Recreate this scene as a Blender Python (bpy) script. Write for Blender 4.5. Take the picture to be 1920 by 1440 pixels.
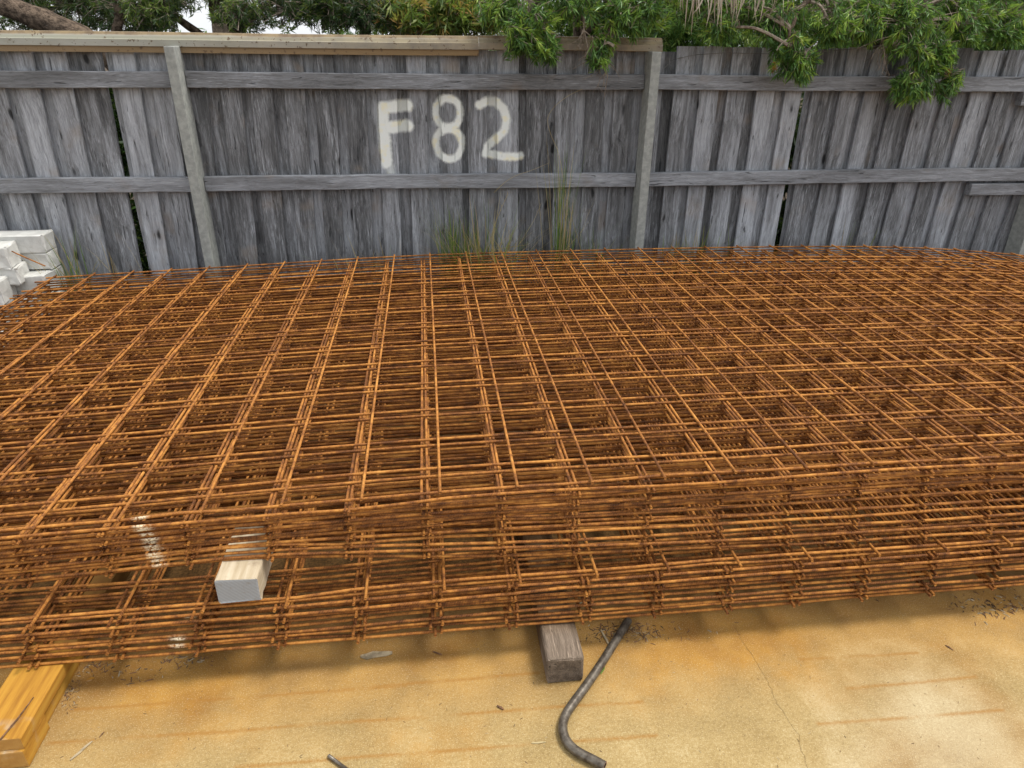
import bpy, math, random
import numpy as np
from mathutils import Vector, Matrix
R = math.radians
random.seed(7); rng = np.random.default_rng(11)
for o in list(bpy.data.objects): bpy.data.objects.remove(o)
scene = bpy.context.scene
col = scene.collection

# ------------------------------------------------------------------ camera
FPX, CAM_H = 1300.0, 1.5                 # focal length in pixels of the 1920-wide photo, eye height
Yc = Vector((-170, -640, 1300)).normalized()
Xc = Vector((11838, -504, 1300)); Xc = (Xc - Yc * Xc.dot(Yc)).normalized()
Zc = Yc.cross(Xc).normalized()           # world up in camera axes (x right, y down, z forward)
if Zc.y > 0: Zc = -Zc
MW = Matrix((Xc, Yc, Zc))                # world = MW @ cam
cam_d = bpy.data.cameras.new('camera'); cam = bpy.data.objects.new('camera', cam_d); col.objects.link(cam)
cam_d.sensor_fit = 'HORIZONTAL'; cam_d.sensor_width = 36; cam_d.lens = 36 * FPX / 1920
cam_d.clip_start = 0.02; cam_d.clip_end = 2000
m = MW @ Matrix(((1, 0, 0), (0, -1, 0), (0, 0, -1)))
cam.matrix_world = Matrix.Translation((0, 0, CAM_H)) @ m.to_4x4()
scene.camera = cam
def ray(px, py): return MW @ Vector(((px - 960) / FPX, (py - 720) / FPX, 1))
def onz(px, py, z): r = ray(px, py); t = (z - CAM_H) / r.z; return Vector((0, 0, CAM_H)) + r * t
def ony(px, py, y): r = ray(px, py); t = y / r.y; return Vector((0, 0, CAM_H)) + r * t

# ------------------------------------------------------------------ light
SUN_EL, SUN_AZ = 66, 96                  # azimuth: degrees to the right of straight behind the camera
world = bpy.data.worlds.new('World'); scene.world = world; world.use_nodes = True
wn = world.node_tree; wn.nodes.clear()
sky = wn.nodes.new('ShaderNodeTexSky'); sky.sky_type = 'NISHITA'; sky.sun_disc = False
sky.sun_elevation = R(SUN_EL); sky.sun_rotation = R(180 - SUN_AZ); sky.air_density = 1.0; sky.dust_density = 5.0
hs = wn.nodes.new('ShaderNodeHueSaturation'); hs.inputs['Saturation'].default_value = 0.30
bg = wn.nodes.new('ShaderNodeBackground'); bg.inputs['Strength'].default_value = 0.15
wo = wn.nodes.new('ShaderNodeOutputWorld')
wn.links.new(sky.outputs[0], hs.inputs['Color']); ov = wn.nodes.new('ShaderNodeMix'); ov.data_type = 'RGBA'; ov.inputs[0].default_value = .7; ov.inputs[7].default_value = (4.0, 4.1, 4.25, 1)   # even cloud cover
wn.links.new(hs.outputs[0], ov.inputs[6]); wn.links.new(ov.outputs[2], bg.inputs['Color']); wn.links.new(bg.outputs[0], wo.inputs[0])
sd = bpy.data.lights.new('sun', 'SUN'); sd.energy = 1.5; sd.angle = R(16); sd.color = (1, .95, .87)
sun = bpy.data.objects.new('sun', sd); col.objects.link(sun)
sdir = Vector((math.sin(R(SUN_AZ)) * math.cos(R(SUN_EL)), -math.cos(R(SUN_AZ)) * math.cos(R(SUN_EL)), math.sin(R(SUN_EL))))
sun.rotation_euler = sdir.to_track_quat('Z', 'Y').to_euler()
vs = scene.view_settings; vs.view_transform = 'Standard'; vs.look = 'None'; vs.exposure = 1.14; vs.gamma = 1; vs.use_curve_mapping = False

# ------------------------------------------------------------------ helpers
def tag(o, label=None, cat=None, group=None, kind=None):
    if label: o['label'] = label
    if cat: o['category'] = cat
    if group: o['group'] = group
    if kind: o['kind'] = kind
    return o
def empty(name, loc=(0, 0, 0)):
    o = bpy.data.objects.new(name, None); col.objects.link(o); o.location = loc; o.empty_display_size = .05
    return o
def mk(name, V, F, mat, parent=None, loc=None, smooth=False, uv=None, mats=None, mi=None):
    """V: world-space vertices unless parent given, then they are made relative to the parent / loc"""
    V = np.asarray(V, dtype=np.float64).reshape(-1, 3)
    base = np.zeros(3)
    if loc is not None: base = np.array(loc, float)
    me = bpy.data.meshes.new(name)
    if parent is not None: pl = np.array(parent['_wl'] if '_wl' in parent.keys() else parent.location)
    me.from_pydata((V - base).tolist() if loc is not None else ((V - pl).tolist() if parent is not None else V.tolist()), [], F if isinstance(F, list) else F.tolist())
    if uv is not None:
        L = me.uv_layers.new(name='UVMap'); L.data.foreach_set('uv', np.asarray(uv, dtype=np.float32).ravel())
    if smooth: me.polygons.foreach_set('use_smooth', [True] * len(me.polygons))
    for mm in (mats or [mat]): me.materials.append(mm)
    if mi is not None: me.polygons.foreach_set('material_index', mi)
    me.update()
    o = bpy.data.objects.new(name, me); col.objects.link(o)
    if parent is not None:
        o.parent = parent
        o.location = (base - pl) if loc is not None else (0, 0, 0)
    elif loc is not None: o.location = loc
    return o
def tube(P, r, n=6, caps=True, u0=0.0):
    """tube along points P (N,3); r scalar or array; returns V,F,UV(per loop; u=length in m, v=around)"""
    P = np.asarray(P, float); N = len(P); r = np.broadcast_to(np.asarray(r, float), (N,))
    T = np.gradient(P, axis=0); T /= np.linalg.norm(T, axis=1)[:, None] + 1e-12
    ref = np.array([0, 0, 1.]) if abs(T[0, 2]) < .9 else np.array([1., 0, 0])
    A = np.cross(T, ref); A /= np.linalg.norm(A, axis=1)[:, None] + 1e-12
    B = np.cross(T, A)
    a = np.arange(n) * 2 * np.pi / n
    V = P[:, None] + r[:, None, None] * (A[:, None] * np.cos(a)[None, :, None] + B[:, None] * np.sin(a)[None, :, None])
    s = u0 + np.concatenate([[0], np.cumsum(np.linalg.norm(np.diff(P, axis=0), axis=1))])
    F = []; U = []
    for i in range(N - 1):
        for j in range(n):
            k = (j + 1) % n
            F.append([i * n + j, i * n + k, (i + 1) * n + k, (i + 1) * n + j])
            U += [(s[i], j / n), (s[i], (j + 1) / n), (s[i + 1], (j + 1) / n), (s[i + 1], j / n)]
    if caps:
        F.append(list(range(n))); U += [(s[0], .5)] * n
        F.append([(N - 1) * n + j for j in range(n)][::-1]); U += [(s[-1], .5)] * n
    return V.reshape(-1, 3), F, U
class MB:
    def __init__(s): s.V = []; s.F = []; s.M = []; s.n = 0
    def add(s, V, F, mi=0):
        s.V.append(np.asarray(V, float)); s.F += [[a + s.n for a in f] for f in F]; s.M += [mi] * len(F); s.n += len(V)
    def tube(s, P, r, n=5, mi=0): V, F, _ = tube(P, r, n); s.add(V, F, mi)
    def build(s, name, mats, parent=None, loc=None, smooth=False):
        return mk(name, np.concatenate(s.V), s.F, None, parent, loc, smooth, mats=mats, mi=s.M)
def rbox(cx, cy, cz, lx, ly, lz, bev=.006, jit=0.0, rot=0.0, nseg=(1, 1, 1)):
    """box with chamfered edges (24 corner verts), optional jitter / rotation about z"""
    import bmesh
    bm = bmesh.new(); bmesh.ops.create_cube(bm, size=1)
    for v in bm.verts: v.co = Vector((v.co.x * lx, v.co.y * ly, v.co.z * lz))
    for ax, k in enumerate(nseg):
        if k > 1:
            es = [e for e in bm.edges if abs((e.verts[0].co - e.verts[1].co).normalized()[ax]) > .9]
            bmesh.ops.subdivide_edges(bm, edges=es, cuts=k - 1, use_grid_fill=True)
    be = [e for e in bm.edges if len(e.link_faces) == 2 and e.calc_face_angle() > .5]
    if bev: bmesh.ops.bevel(bm, geom=be, offset=bev, segments=2, affect='EDGES', profile=.6)
    c, s = math.cos(rot), math.sin(rot)
    V = []
    bm.verts.ensure_lookup_table()
    for v in bm.verts:
        p = v.co + Vector((random.gauss(0, jit), random.gauss(0, jit), random.gauss(0, jit))) if jit else v.co
        V.append((cx + p.x * c - p.y * s, cy + p.x * s + p.y * c, cz + p.z))
    F = [[v.index for v in f.verts] for f in bm.faces]; bm.free()
    return V, F

# ------------------------------------------------------------------ node helpers
class NT:
    def __init__(s, name):
        s.m = bpy.data.materials.new(name); s.m.use_nodes = True; s.t = s.m.node_tree; s.t.nodes.clear()
        s.out = s.n('ShaderNodeOutputMaterial'); s.b = s.n('ShaderNodeBsdfPrincipled'); s.l(s.b.outputs[0], s.out.inputs[0])
        s.b.inputs['Roughness'].default_value = .85
        s.b.inputs['Specular IOR Level'].default_value = .25
    def n(s, t, **k):
        x = s.t.nodes.new(t)
        for a, v in k.items(): setattr(x, a, v)
        return x
    def l(s, a, b): s.t.links.new(a, b)
    def put(s, sock, v):
        if hasattr(v, 'is_output') or hasattr(v, 'links'): s.l(v, sock)
        else: sock.default_value = v
    def math(s, op, a, b=0.0, c=None, clamp=False):
        x = s.n('ShaderNodeMath', operation=op, use_clamp=clamp); s.put(x.inputs[0], a); s.put(x.inputs[1], b)
        if c is not None: s.put(x.inputs[2], c)
        return x.outputs[0]
    def mix(s, f, a, b, bt='MIX'):
        x = s.n('ShaderNodeMix', data_type='RGBA', blend_type=bt); s.put(x.inputs[0], f)
        s.put(x.inputs[6], a if not isinstance(a, tuple) else (*a, 1)[:4]); s.put(x.inputs[7], b if not isinstance(b, tuple) else (*b, 1)[:4])
        return x.outputs[2]
    def ss(s, v, a, b):      # smoothstep-like ramp a->0, b->1
        x = s.n('ShaderNodeMapRange', interpolation_type='SMOOTHSTEP'); s.put(x.inputs[0], v); x.inputs[1].default_value = a; x.inputs[2].default_value = b
        return x.outputs[0]
    def noise(s, vec, scale, detail=4, rough=.55, out=0):
        x = s.n('ShaderNodeTexNoise'); s.put(x.inputs['Vector'], vec) if vec is not None else None
        x.inputs['Scale'].default_value = scale; x.inputs['Detail'].default_value = detail; x.inputs['Roughness'].default_value = rough
        return x.outputs[out]
    def mapp(s, vec, scale=(1, 1, 1), loc=(0, 0, 0)):
        x = s.n('ShaderNodeMapping'); s.l(vec, x.inputs[0]); x.inputs['Scale'].default_value = scale; s.put(x.inputs['Location'], loc); return x.outputs[0]
    def ramp(s, f, stops):
        x = s.n('ShaderNodeValToRGB'); s.l(f, x.inputs[0]); e = x.color_ramp.elements
        while len(e) < len(stops): e.new(.5)
        for q, (p, c) in zip(e, stops): q.position = p; q.color = (*c, 1)
        return x.outputs[0]
    def bump(s, h, strength, dist):
        x = s.n('ShaderNodeBump'); x.inputs['Strength'].default_value = strength; x.inputs['Distance'].default_value = dist; s.l(h, x.inputs['Height']); s.l(x.outputs[0], s.b.inputs['Normal']); return x
    def col(s, c): s.put(s.b.inputs['Base Color'], c if not isinstance(c, tuple) else (*c, 1))
    def tc(s, k='Object'): return s.n('ShaderNodeTexCoord').outputs[k]
    def sep(s, v): x = s.n('ShaderNodeSeparateXYZ'); s.l(v, x.inputs[0]); return x.outputs
    def rnd(s): return s.n('ShaderNodeObjectInfo').outputs['Random']
    def seg(s, x, y, a, b):   # distance from (x,y) to the segment a-b
        dx, dy = b[0] - a[0], b[1] - a[1]; L2 = dx * dx + dy * dy + 1e-9
        px = s.math('SUBTRACT', x, a[0]); py = s.math('SUBTRACT', y, a[1])
        t = s.math('MULTIPLY', s.math('ADD', s.math('MULTIPLY', px, dx), s.math('MULTIPLY', py, dy)), 1 / L2, clamp=True)
        ex = s.math('SUBTRACT', px, s.math('MULTIPLY', t, dx)); ey = s.math('SUBTRACT', py, s.math('MULTIPLY', t, dy))
        return s.math('SQRT', s.math('ADD', s.math('MULTIPLY', ex, ex), s.math('MULTIPLY', ey, ey)))
    def minall(s, L):
        d = L[0]
        for q in L[1:]: d = s.math('MINIMUM', d, q)
        return d

FENCE_Y = 4.10            # front of the front palings
def fx(px, py): p = ony(px, py, FENCE_Y); return (p.x, p.z)

def wood_mat(name, axis=2, tint=(1, 1, 1), lo=.10, hi=.42, paint=False, knots=True, rust=0.0, varb=.30, stain=None):
    n = NT(name); obj = n.tc('Object'); r = n.rnd()
    off = n.n('ShaderNodeCombineXYZ'); n.l(n.math('MULTIPLY', r, 37.0), off.inputs[0]); n.l(n.math('MULTIPLY', r, 91.0), off.inputs[1]); n.l(n.math('MULTIPLY', r, 13.0), off.inputs[2])
    sc = [70, 70, 70]; sc[axis] = 5.0
    g = n.mapp(obj, tuple(sc), off.outputs[0])
    warp = n.noise(n.mapp(obj, (1, 1, 1), off.outputs[0]), 5, 2, out=1)
    gv = n.n('ShaderNodeVectorMath', operation='MULTIPLY_ADD'); n.l(warp, gv.inputs[0]); gv.inputs[1].default_value = (2.2, 2.2, 2.2); n.l(g, gv.inputs[2])
    fine = n.noise(gv.outputs[0], 3.2, 6, .78)
    grain = n.noise(gv.outputs[0], .7, 4, .6)
    sb = [9, 9, 9]; sb[axis] = 1.6
    blot = n.noise(n.mapp(obj, tuple(sb), off.outputs[0]), 1, 4, .6)
    sc2 = [230, 230, 230]; sc2[axis] = 11
    streak = n.noise(n.mapp(obj, tuple(sc2), off.outputs[0]), 1.0, 3, .6)
    v = n.math('ADD', n.math('MULTIPLY', grain, .40), n.math('ADD', n.math('MULTIPLY', fine, .42), n.math('MULTIPLY', blot, .34)))
    v = n.math('ADD', v, n.math('MULTIPLY', n.math('SUBTRACT', r, .5), varb * .55))
    T = lambda q, w=(1, 1, 1): tuple(q * a * b for a, b in zip(tint, w))
    c = n.ramp(v, [(.37, T(lo * .45)), (.50, T(lo * 1.15, (1.02, .99, .96))), (.61, T((lo + hi) * .48, (1, .99, .99))), (.74, T(hi, (1.0, 1.0, 1.01)))])
    sp = n.math('MULTIPLY', n.ss(streak, .56, .68), n.ss(blot, .38, .62))
    c = n.mix(n.math('MULTIPLY', sp, .65), c, T(hi * 1.35))
    dk = n.ss(n.noise(gv.outputs[0], 1.15, 2, .5), .66, .72)       # open dark checks along the grain
    c = n.mix(n.math('MULTIPLY', dk, .7), c, T(lo * .22))
    brown = n.ss(n.noise(n.mapp(obj, (5, 5, 5), off.outputs[0]), .8, 3), .58, .75)
    c = n.mix(n.math('MULTIPLY', brown, .40 + rust), c, T((lo + hi) * .42, (1.35, 1.0, .68)))
    h = n.math('ADD', fine, n.math('MULTIPLY', grain, .8)); h = n.math('SUBTRACT', h, n.math('MULTIPLY', dk, .8))
    if knots:
        vo = n.n('ShaderNodeTexVoronoi'); vs_ = [7, 7, 7]; vs_[axis] = 2.6
        kv = n.n('ShaderNodeVectorMath', operation='MULTIPLY_ADD'); n.l(warp, kv.inputs[0]); kv.inputs[1].default_value = (.25, .25, .25); n.l(n.mapp(obj, tuple(vs_), off.outputs[0]), kv.inputs[2])
        n.l(kv.outputs[0], vo.inputs['Vector']); vo.inputs['Scale'].default_value = 1
        k = n.math('SUBTRACT', 1, n.ss(vo.outputs['Distance'], .045, .10))
        k2 = n.math('SUBTRACT', 1, n.ss(vo.outputs['Distance'], .06, .22))
        c = n.mix(n.math('MULTIPLY', k2, .35), c, T(lo * .9, (1.1, 1, .9))); c = n.mix(n.math('MULTIPLY', k, .9), c, T(lo * .12))
        h = n.math('SUBTRACT', h, n.math('MULTIPLY', k, 1.2))
    if paint:
        uv = n.sep(n.tc('UV')); x, y = uv[0], uv[1]
        wob = n.noise(n.tc('UV'), 9, 3, .6, out=1); w3 = n.sep(wob)
        x = n.math('ADD', x, n.math('MULTIPLY', n.math('SUBTRACT', w3[0], .5), .022)); y = n.math('ADD', y, n.math('MULTIPLY', n.math('SUBTRACT', w3[1], .5), .022))
        def poly(pts): 
            q = [fx(*p) for p in pts]; return n.minall([n.seg(x, y, q[i], q[i + 1]) for i in range(len(q) - 1)])
        def ell(c_, rx, ry):
            ex = n.math('MULTIPLY', n.math('SUBTRACT', x, c_[0]), 1 / rx); ey = n.math('MULTIPLY', n.math('SUBTRACT', y, c_[1]), 1 / ry)
            L = n.math('SQRT', n.math('ADD', n.math('MULTIPLY', ex, ex), n.math('MULTIPLY', ey, ey)))
            return n.math('MULTIPLY', n.math('ABSOLUTE', n.math('SUBTRACT', L, 1)), (rx + ry) / 2)
        Fd = n.minall([poly([(718, 206), (720, 250), (725, 305)]), poly([(718, 202), (762, 197)]), poly([(728, 240), (764, 236)])])
        d8 = n.minall([ell(fx(840, 212), .068, .076), ell(fx(842, 270), .073, .080)])
        d2 = poly([(898, 197), (912, 190), (930, 191), (944, 203), (950, 222), (946, 244), (932, 260), (914, 275), (911, 288), (922, 291), (950, 292), (977, 294)])
        nf = n.noise(n.tc('UV'), 60, 3)
        def cov(d, r0, r1):
            dd = n.math('ADD', d, n.math('MULTIPLY', n.math('SUBTRACT', nf, .5), .014)); return n.math('SUBTRACT', 1, n.ss(dd, r0, r1))
        P = n.math('MAXIMUM', cov(Fd, .020, .043), n.math('MAXIMUM', cov(d8, .010, .029), cov(d2, .013, .032)))
        drip = n.math('MULTIPLY', cov(poly([(729, 300), (733, 325)]), .012, .035), .45)
        P = n.math('MAXIMUM', P, drip)
        P = n.math('MULTIPLY', P, n.math('SUBTRACT', 1, n.math('MULTIPLY', dk, .75)))
        P = n.math('MULTIPLY', P, n.ss(fine, .16, .40))
        pc = n.mix(n.ss(n.noise(n.tc('UV'), 14, 2), .52, .68), (.80, .83, .79), (.84, .81, .62))
        c = n.mix(n.math('MULTIPLY', P, .97), c, pc)
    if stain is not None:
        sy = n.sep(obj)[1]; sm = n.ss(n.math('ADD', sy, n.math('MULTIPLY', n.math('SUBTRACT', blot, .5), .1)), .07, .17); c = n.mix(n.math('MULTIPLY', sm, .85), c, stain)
    n.col(c); n.bump(h, .8, .005); n.b.inputs['Roughness'].default_value = .9
    return n.m

def rust_mat():
    n = NT('rusted_steel'); uv = n.tc('UV'); s = n.sep(uv); r = n.rnd()
    obj = n.tc('Object')
    ro = n.n('ShaderNodeCombineXYZ'); n.l(n.math('MULTIPLY', r, 50.0), ro.inputs[0]); n.l(n.math('MULTIPLY', r, 17.0), ro.inputs[2])
    ov = n.mapp(obj, (1, 1, 1), ro.outputs[0])
    a = n.noise(ov, 9, 4, .6); b = n.noise(ov, 160, 3, .65); d = n.noise(ov, 38, 3, .6)
    v = n.math('ADD', n.math('MULTIPLY', a, .45), n.math('ADD', n.math('MULTIPLY', b, .22), n.math('MULTIPLY', d, .33)))
    v = n.math('ADD', v, n.math('MULTIPLY', n.math('SUBTRACT', r, .5), .065))
    c = n.ramp(v, [(.38, (.060, .018, .006)), (.47, (.180, .063, .015)), (.55, (.35, .140, .028)), (.66, (.50, .232, .052))])
    # ribs: oblique rolled deformations
    ph = n.math('ADD', n.math('MULTIPLY', s[0], 2 * math.pi / .0068), n.math('MULTIPLY', s[1], 4 * math.pi))
    rib = n.math('POWER', n.math('ADD', n.math('MULTIPLY', n.math('SINE', ph), .5), .5), 2.0)
    c = n.mix(n.math('MULTIPLY', rib, .30), c, n.mix(.5, c, (.50, .24, .055)))  # crests tinted lighter, so the rib troughs look shaded
    # old white spray mark across the sheet edges
    g = n.sep(n.n('ShaderNodeNewGeometry').outputs['Position'])
    xx = n.math('ADD', g[0], n.math('MULTIPLY', n.math('SUBTRACT', a, .5), .05))
    xc = n.math('ABSOLUTE', n.math('SUBTRACT', n.math('ADD', xx, n.math('MULTIPLY', g[2], .22)), -.655))
    mk_ = n.math('MULTIPLY', n.math('SUBTRACT', 1, n.ss(xc, .003, .028)), n.math('SUBTRACT', 1, n.ss(g[1], 1.515, 1.545)))
    zz = n.math('MAXIMUM', n.ss(g[2], .285, .30), n.math('MULTIPLY', n.math('SUBTRACT', 1, n.ss(g[2], .135, .145)), n.ss(g[2], .10, .11)))
    mk_ = n.math('MULTIPLY', mk_, zz); mk_ = n.math('MULTIPLY', mk_, n.ss(b, .38, .56))
    c = n.mix(n.math('MULTIPLY', mk_, .8), c, (.70, .62, .44))
    n.col(c)
    n.bump(n.math('ADD', n.math('MULTIPLY', rib, 1.0), n.math('MULTIPLY', b, .45)), .45, .0010)
    n.b.inputs['Roughness'].default_value = .78
    return n.m

def ground_mat():
    n = NT('rust_stained_concrete'); obj = n.tc('Object'); g = n.sep(obj); x, y = g[0], g[1]
    big = n.noise(obj, 1.7, 5, .6); mid = n.noise(obj, 6, 5, .62); fine = n.noise(obj, 330, 2, .6); sand = n.noise(obj, 120, 3, .6)
    conc = n.ramp(n.math('ADD', n.math('MULTIPLY', mid, .55), n.math('MULTIPLY', sand, .45)), [(.34, (.215, .145, .054)), (.52, (.305, .220, .092)), (.68, (.40, .315, .162))])
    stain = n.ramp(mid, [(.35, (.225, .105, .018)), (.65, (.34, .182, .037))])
    # rust stain with some painted stack shade, strongest beside the stack, fading in patches
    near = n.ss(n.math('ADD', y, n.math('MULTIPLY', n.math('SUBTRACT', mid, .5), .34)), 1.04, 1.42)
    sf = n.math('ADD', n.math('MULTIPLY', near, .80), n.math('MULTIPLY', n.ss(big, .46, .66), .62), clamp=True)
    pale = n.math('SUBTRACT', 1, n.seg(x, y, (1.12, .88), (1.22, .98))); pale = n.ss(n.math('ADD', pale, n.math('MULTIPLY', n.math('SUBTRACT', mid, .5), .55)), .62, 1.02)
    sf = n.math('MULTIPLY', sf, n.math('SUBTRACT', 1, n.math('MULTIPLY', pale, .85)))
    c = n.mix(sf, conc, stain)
    c = n.mix(n.math('MULTIPLY', pale, .28), c, (.46, .41, .31))
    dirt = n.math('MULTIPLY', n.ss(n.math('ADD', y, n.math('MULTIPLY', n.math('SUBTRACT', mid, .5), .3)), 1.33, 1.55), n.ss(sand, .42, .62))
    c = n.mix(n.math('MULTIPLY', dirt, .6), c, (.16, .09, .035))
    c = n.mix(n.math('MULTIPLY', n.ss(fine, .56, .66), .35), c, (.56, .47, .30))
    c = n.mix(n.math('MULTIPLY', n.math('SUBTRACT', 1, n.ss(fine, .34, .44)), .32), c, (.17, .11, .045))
    under_dirt_shade = n.ss(n.math('ADD', y, n.math('MULTIPLY', n.math('SUBTRACT', mid, .5), .16)), 1.38, 1.62)
    c = n.mix(n.math('MULTIPLY', under_dirt_shade, .88), c, n.ramp(sand, [(.38, (.045, .024, .009)), (.62, (.15, .078, .024))]))  # under the stack: rusty dirt colour, darkened further to paint in shade
    # rust lines left by bars that lay here before
    w = n.math('ADD', y, n.math('MULTIPLY', n.math('SUBTRACT', n.noise(obj, 3, 2), .5), .012))
    L = []
    for (a, b) in [((133, 1331), (760, 1285)), ((89, 1394), (1204, 1315)), ((443, 1438), (1230, 1378)), ((1500, 1237), (1720, 1224)), ((1590, 1291), (1830, 1269)), ((1535, 1358), (1880, 1331)), ((640, 1292), (1010, 1262))]:
        p, q = onz(*a, 0), onz(*b, 0); L.append(n.seg(x, w, (p.x, p.y), (q.x, q.y)))
    ld = n.minall(L)
    lm = n.math('MULTIPLY', n.math('SUBTRACT', 1, n.ss(n.math('ADD', ld, n.math('MULTIPLY', n.math('SUBTRACT', sand, .5), .008)), -.003, .0100)), n.ss(n.noise(obj, 7, 4), .28, .55))
    c = n.mix(n.math('MULTIPLY', lm, .75), c, (.25, .115, .020))
    # crack
    ck = [(1375, 1170), (1393, 1205), (1412, 1232), (1440, 1280), (1452, 1310), (1480, 1355), (1497, 1378), (1500, 1400), (1515, 1445)]
    cq = [onz(*p, 0) for p in ck]; cd = n.minall([n.seg(n.math('ADD', x, n.math('MULTIPLY', n.math('SUBTRACT', n.noise(obj, 40, 3), .5), .018)), y, (cq[i].x, cq[i].y), (cq[i + 1].x, cq[i + 1].y)) for i in range(len(cq) - 1)])
    cm = n.math('SUBTRACT', 1, n.ss(cd, .0004, .0016)); c = n.mix(n.math('MULTIPLY', cm, .22), c, (.14, .08, .03))
    n.col(c)
    hh = n.math('SUBTRACT', n.math('ADD', n.math('MULTIPLY', fine, .5), n.math('ADD', n.math('MULTIPLY', sand, .6), n.math('MULTIPLY', mid, .6))), n.math('MULTIPLY', cm, 1.5))
    n.bump(hh, .6, .0035); n.b.inputs['Roughness'].default_value = .92
    return n.m

def simple(name, c1, c2, scale=20, rough=.85, bump=.4, bd=.003, detail=5, stops=(.38, .62), metal=0):
    n = NT(name); o = n.tc('Object'); f = n.noise(o, scale, detail, .6)
    n.col(n.ramp(f, [(stops[0], c1), (stops[1], c2)])); n.bump(n.noise(o, scale * 4, 4), bump, bd); n.b.inputs['Roughness'].default_value = rough; n.b.inputs['Metallic'].default_value = metal
    return n.m
def leaf_mat(name, stops, trans=.35, rough=.45):
    n = NT(name); g = n.n('ShaderNodeNewGeometry')
    c = n.ramp(g.outputs['Random Per Island'], stops); n.col(c); n.b.inputs['Roughness'].default_value = rough; n.b.inputs['Specular IOR Level'].default_value = .4
    t = n.n('ShaderNodeBsdfTranslucent'); n.l(n.mix(.35, c, (.30, .42, .05), 'MIX'), t.inputs[0])
    mx = n.n('ShaderNodeMixShader'); mx.inputs[0].default_value = trans; n.l(n.b.outputs[0], mx.inputs[1]); n.l(t.outputs[0], mx.inputs[2]); n.l(mx.outputs[0], n.out.inputs[0])
    return n.m

M_paling = wood_mat('weathered_paling', 2, (.955, 1.0, 1.06), .112, .46)
M_painted = wood_mat('weathered_paling_with_spray_paint', 2, (.955, 1.0, 1.06), .112, .46, paint=True)
M_rail = wood_mat('weathered_rail', 0, (.955, 1.0, 1.06), .125, .35, knots=False, varb=.15)
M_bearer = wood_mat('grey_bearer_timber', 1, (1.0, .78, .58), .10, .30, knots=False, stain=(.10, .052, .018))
M_rust = rust_mat()
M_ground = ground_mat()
M_soil = simple('leaf_littered_soil', (.030, .022, .014), (.085, .060, .036), 30, .95, .8, .01)
M_post = simple('pale_grey_post', (.24, .25, .235), (.33, .34, .315), 30, .9, .25, .002)
M_block = simple('white_block', (.45, .45, .425), (.58, .58, .55), 12, .9, .5, .004)
M_blockrust = M_block
M_pipe = simple('dull_steel_pipe', (.060, .048, .036), (.17, .150, .122), 60, .38, .35, .001, metal=.5, stops=(.34, .70))
M_bark = simple('brown_bark', (.045, .032, .022), (.17, .125, .09), 34, .95, 1.0, .012)
M_twig = simple('grey_twig', (.13, .10, .075), (.30, .25, .20), 40, .9, .4, .002)
M_dry = leaf_mat('dry_leaf', [(0, (.26, .18, .10)), (.5, (.40, .31, .20)), (1, (.50, .42, .30))], .25, .7)
M_frond = leaf_mat('dry_frond', [(0, (.20, .15, .11)), (.5, (.34, .28, .22)), (1, (.46, .40, .33))], .2, .7)
M_straw = leaf_mat('straw', [(0, (.34, .25, .12)), (1, (.52, .43, .24))], .25, .7)
M_grass = leaf_mat('green_grass', [(0, (.06, .115, .022)), (.6, (.14, .25, .04)), (1, (.26, .30, .08))], .35, .55)
M_leafA = leaf_mat('bottlebrush_leaf', [(0, (.020, .055, .016)), (.5, (.062, .150, .032)), (.85, (.13, .26, .046)), (1, (.22, .35, .08))], .30)
M_leafT = leaf_mat('young_leaf_tip', [(0, (.12, .24, .03)), (.6, (.22, .36, .05)), (1, (.38, .46, .09))], .40)
M_leafD = leaf_mat('dark_conifer_leaf', [(0, (.010, .028, .010)), (.6, (.024, .055, .016)), (1, (.055, .10, .024))], .25)
M_leafG = leaf_mat('light_green_leaf', [(0, (.04, .085, .018)), (.5, (.10, .17, .03)), (1, (.22, .26, .06))], .40)
M_leafY = leaf_mat('orange_yellow_leaf', [(0, (.20, .19, .05)), (.5, (.34, .27, .07)), (1, (.40, .20, .07))], .40)
M_redfl = leaf_mat('red_flower', [(0, (.25, .02, .015)), (1, (.40, .05, .03))], .2)

# ------------------------------------------------------------------ ground
def sheet(name, x0, x1, y0, y1, z, mat):
    return tag(mk(name, [(x0, y0, z), (x1, y0, z), (x1, y1, z), (x0, y1, z)], [[0, 1, 2, 3]], mat), kind='structure')
sheet('ground', -400, 400, -400, 400, -.012, M_soil)
sheet('concrete_slab', -7, 7, -6, 3.72, 0, M_ground)

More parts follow.
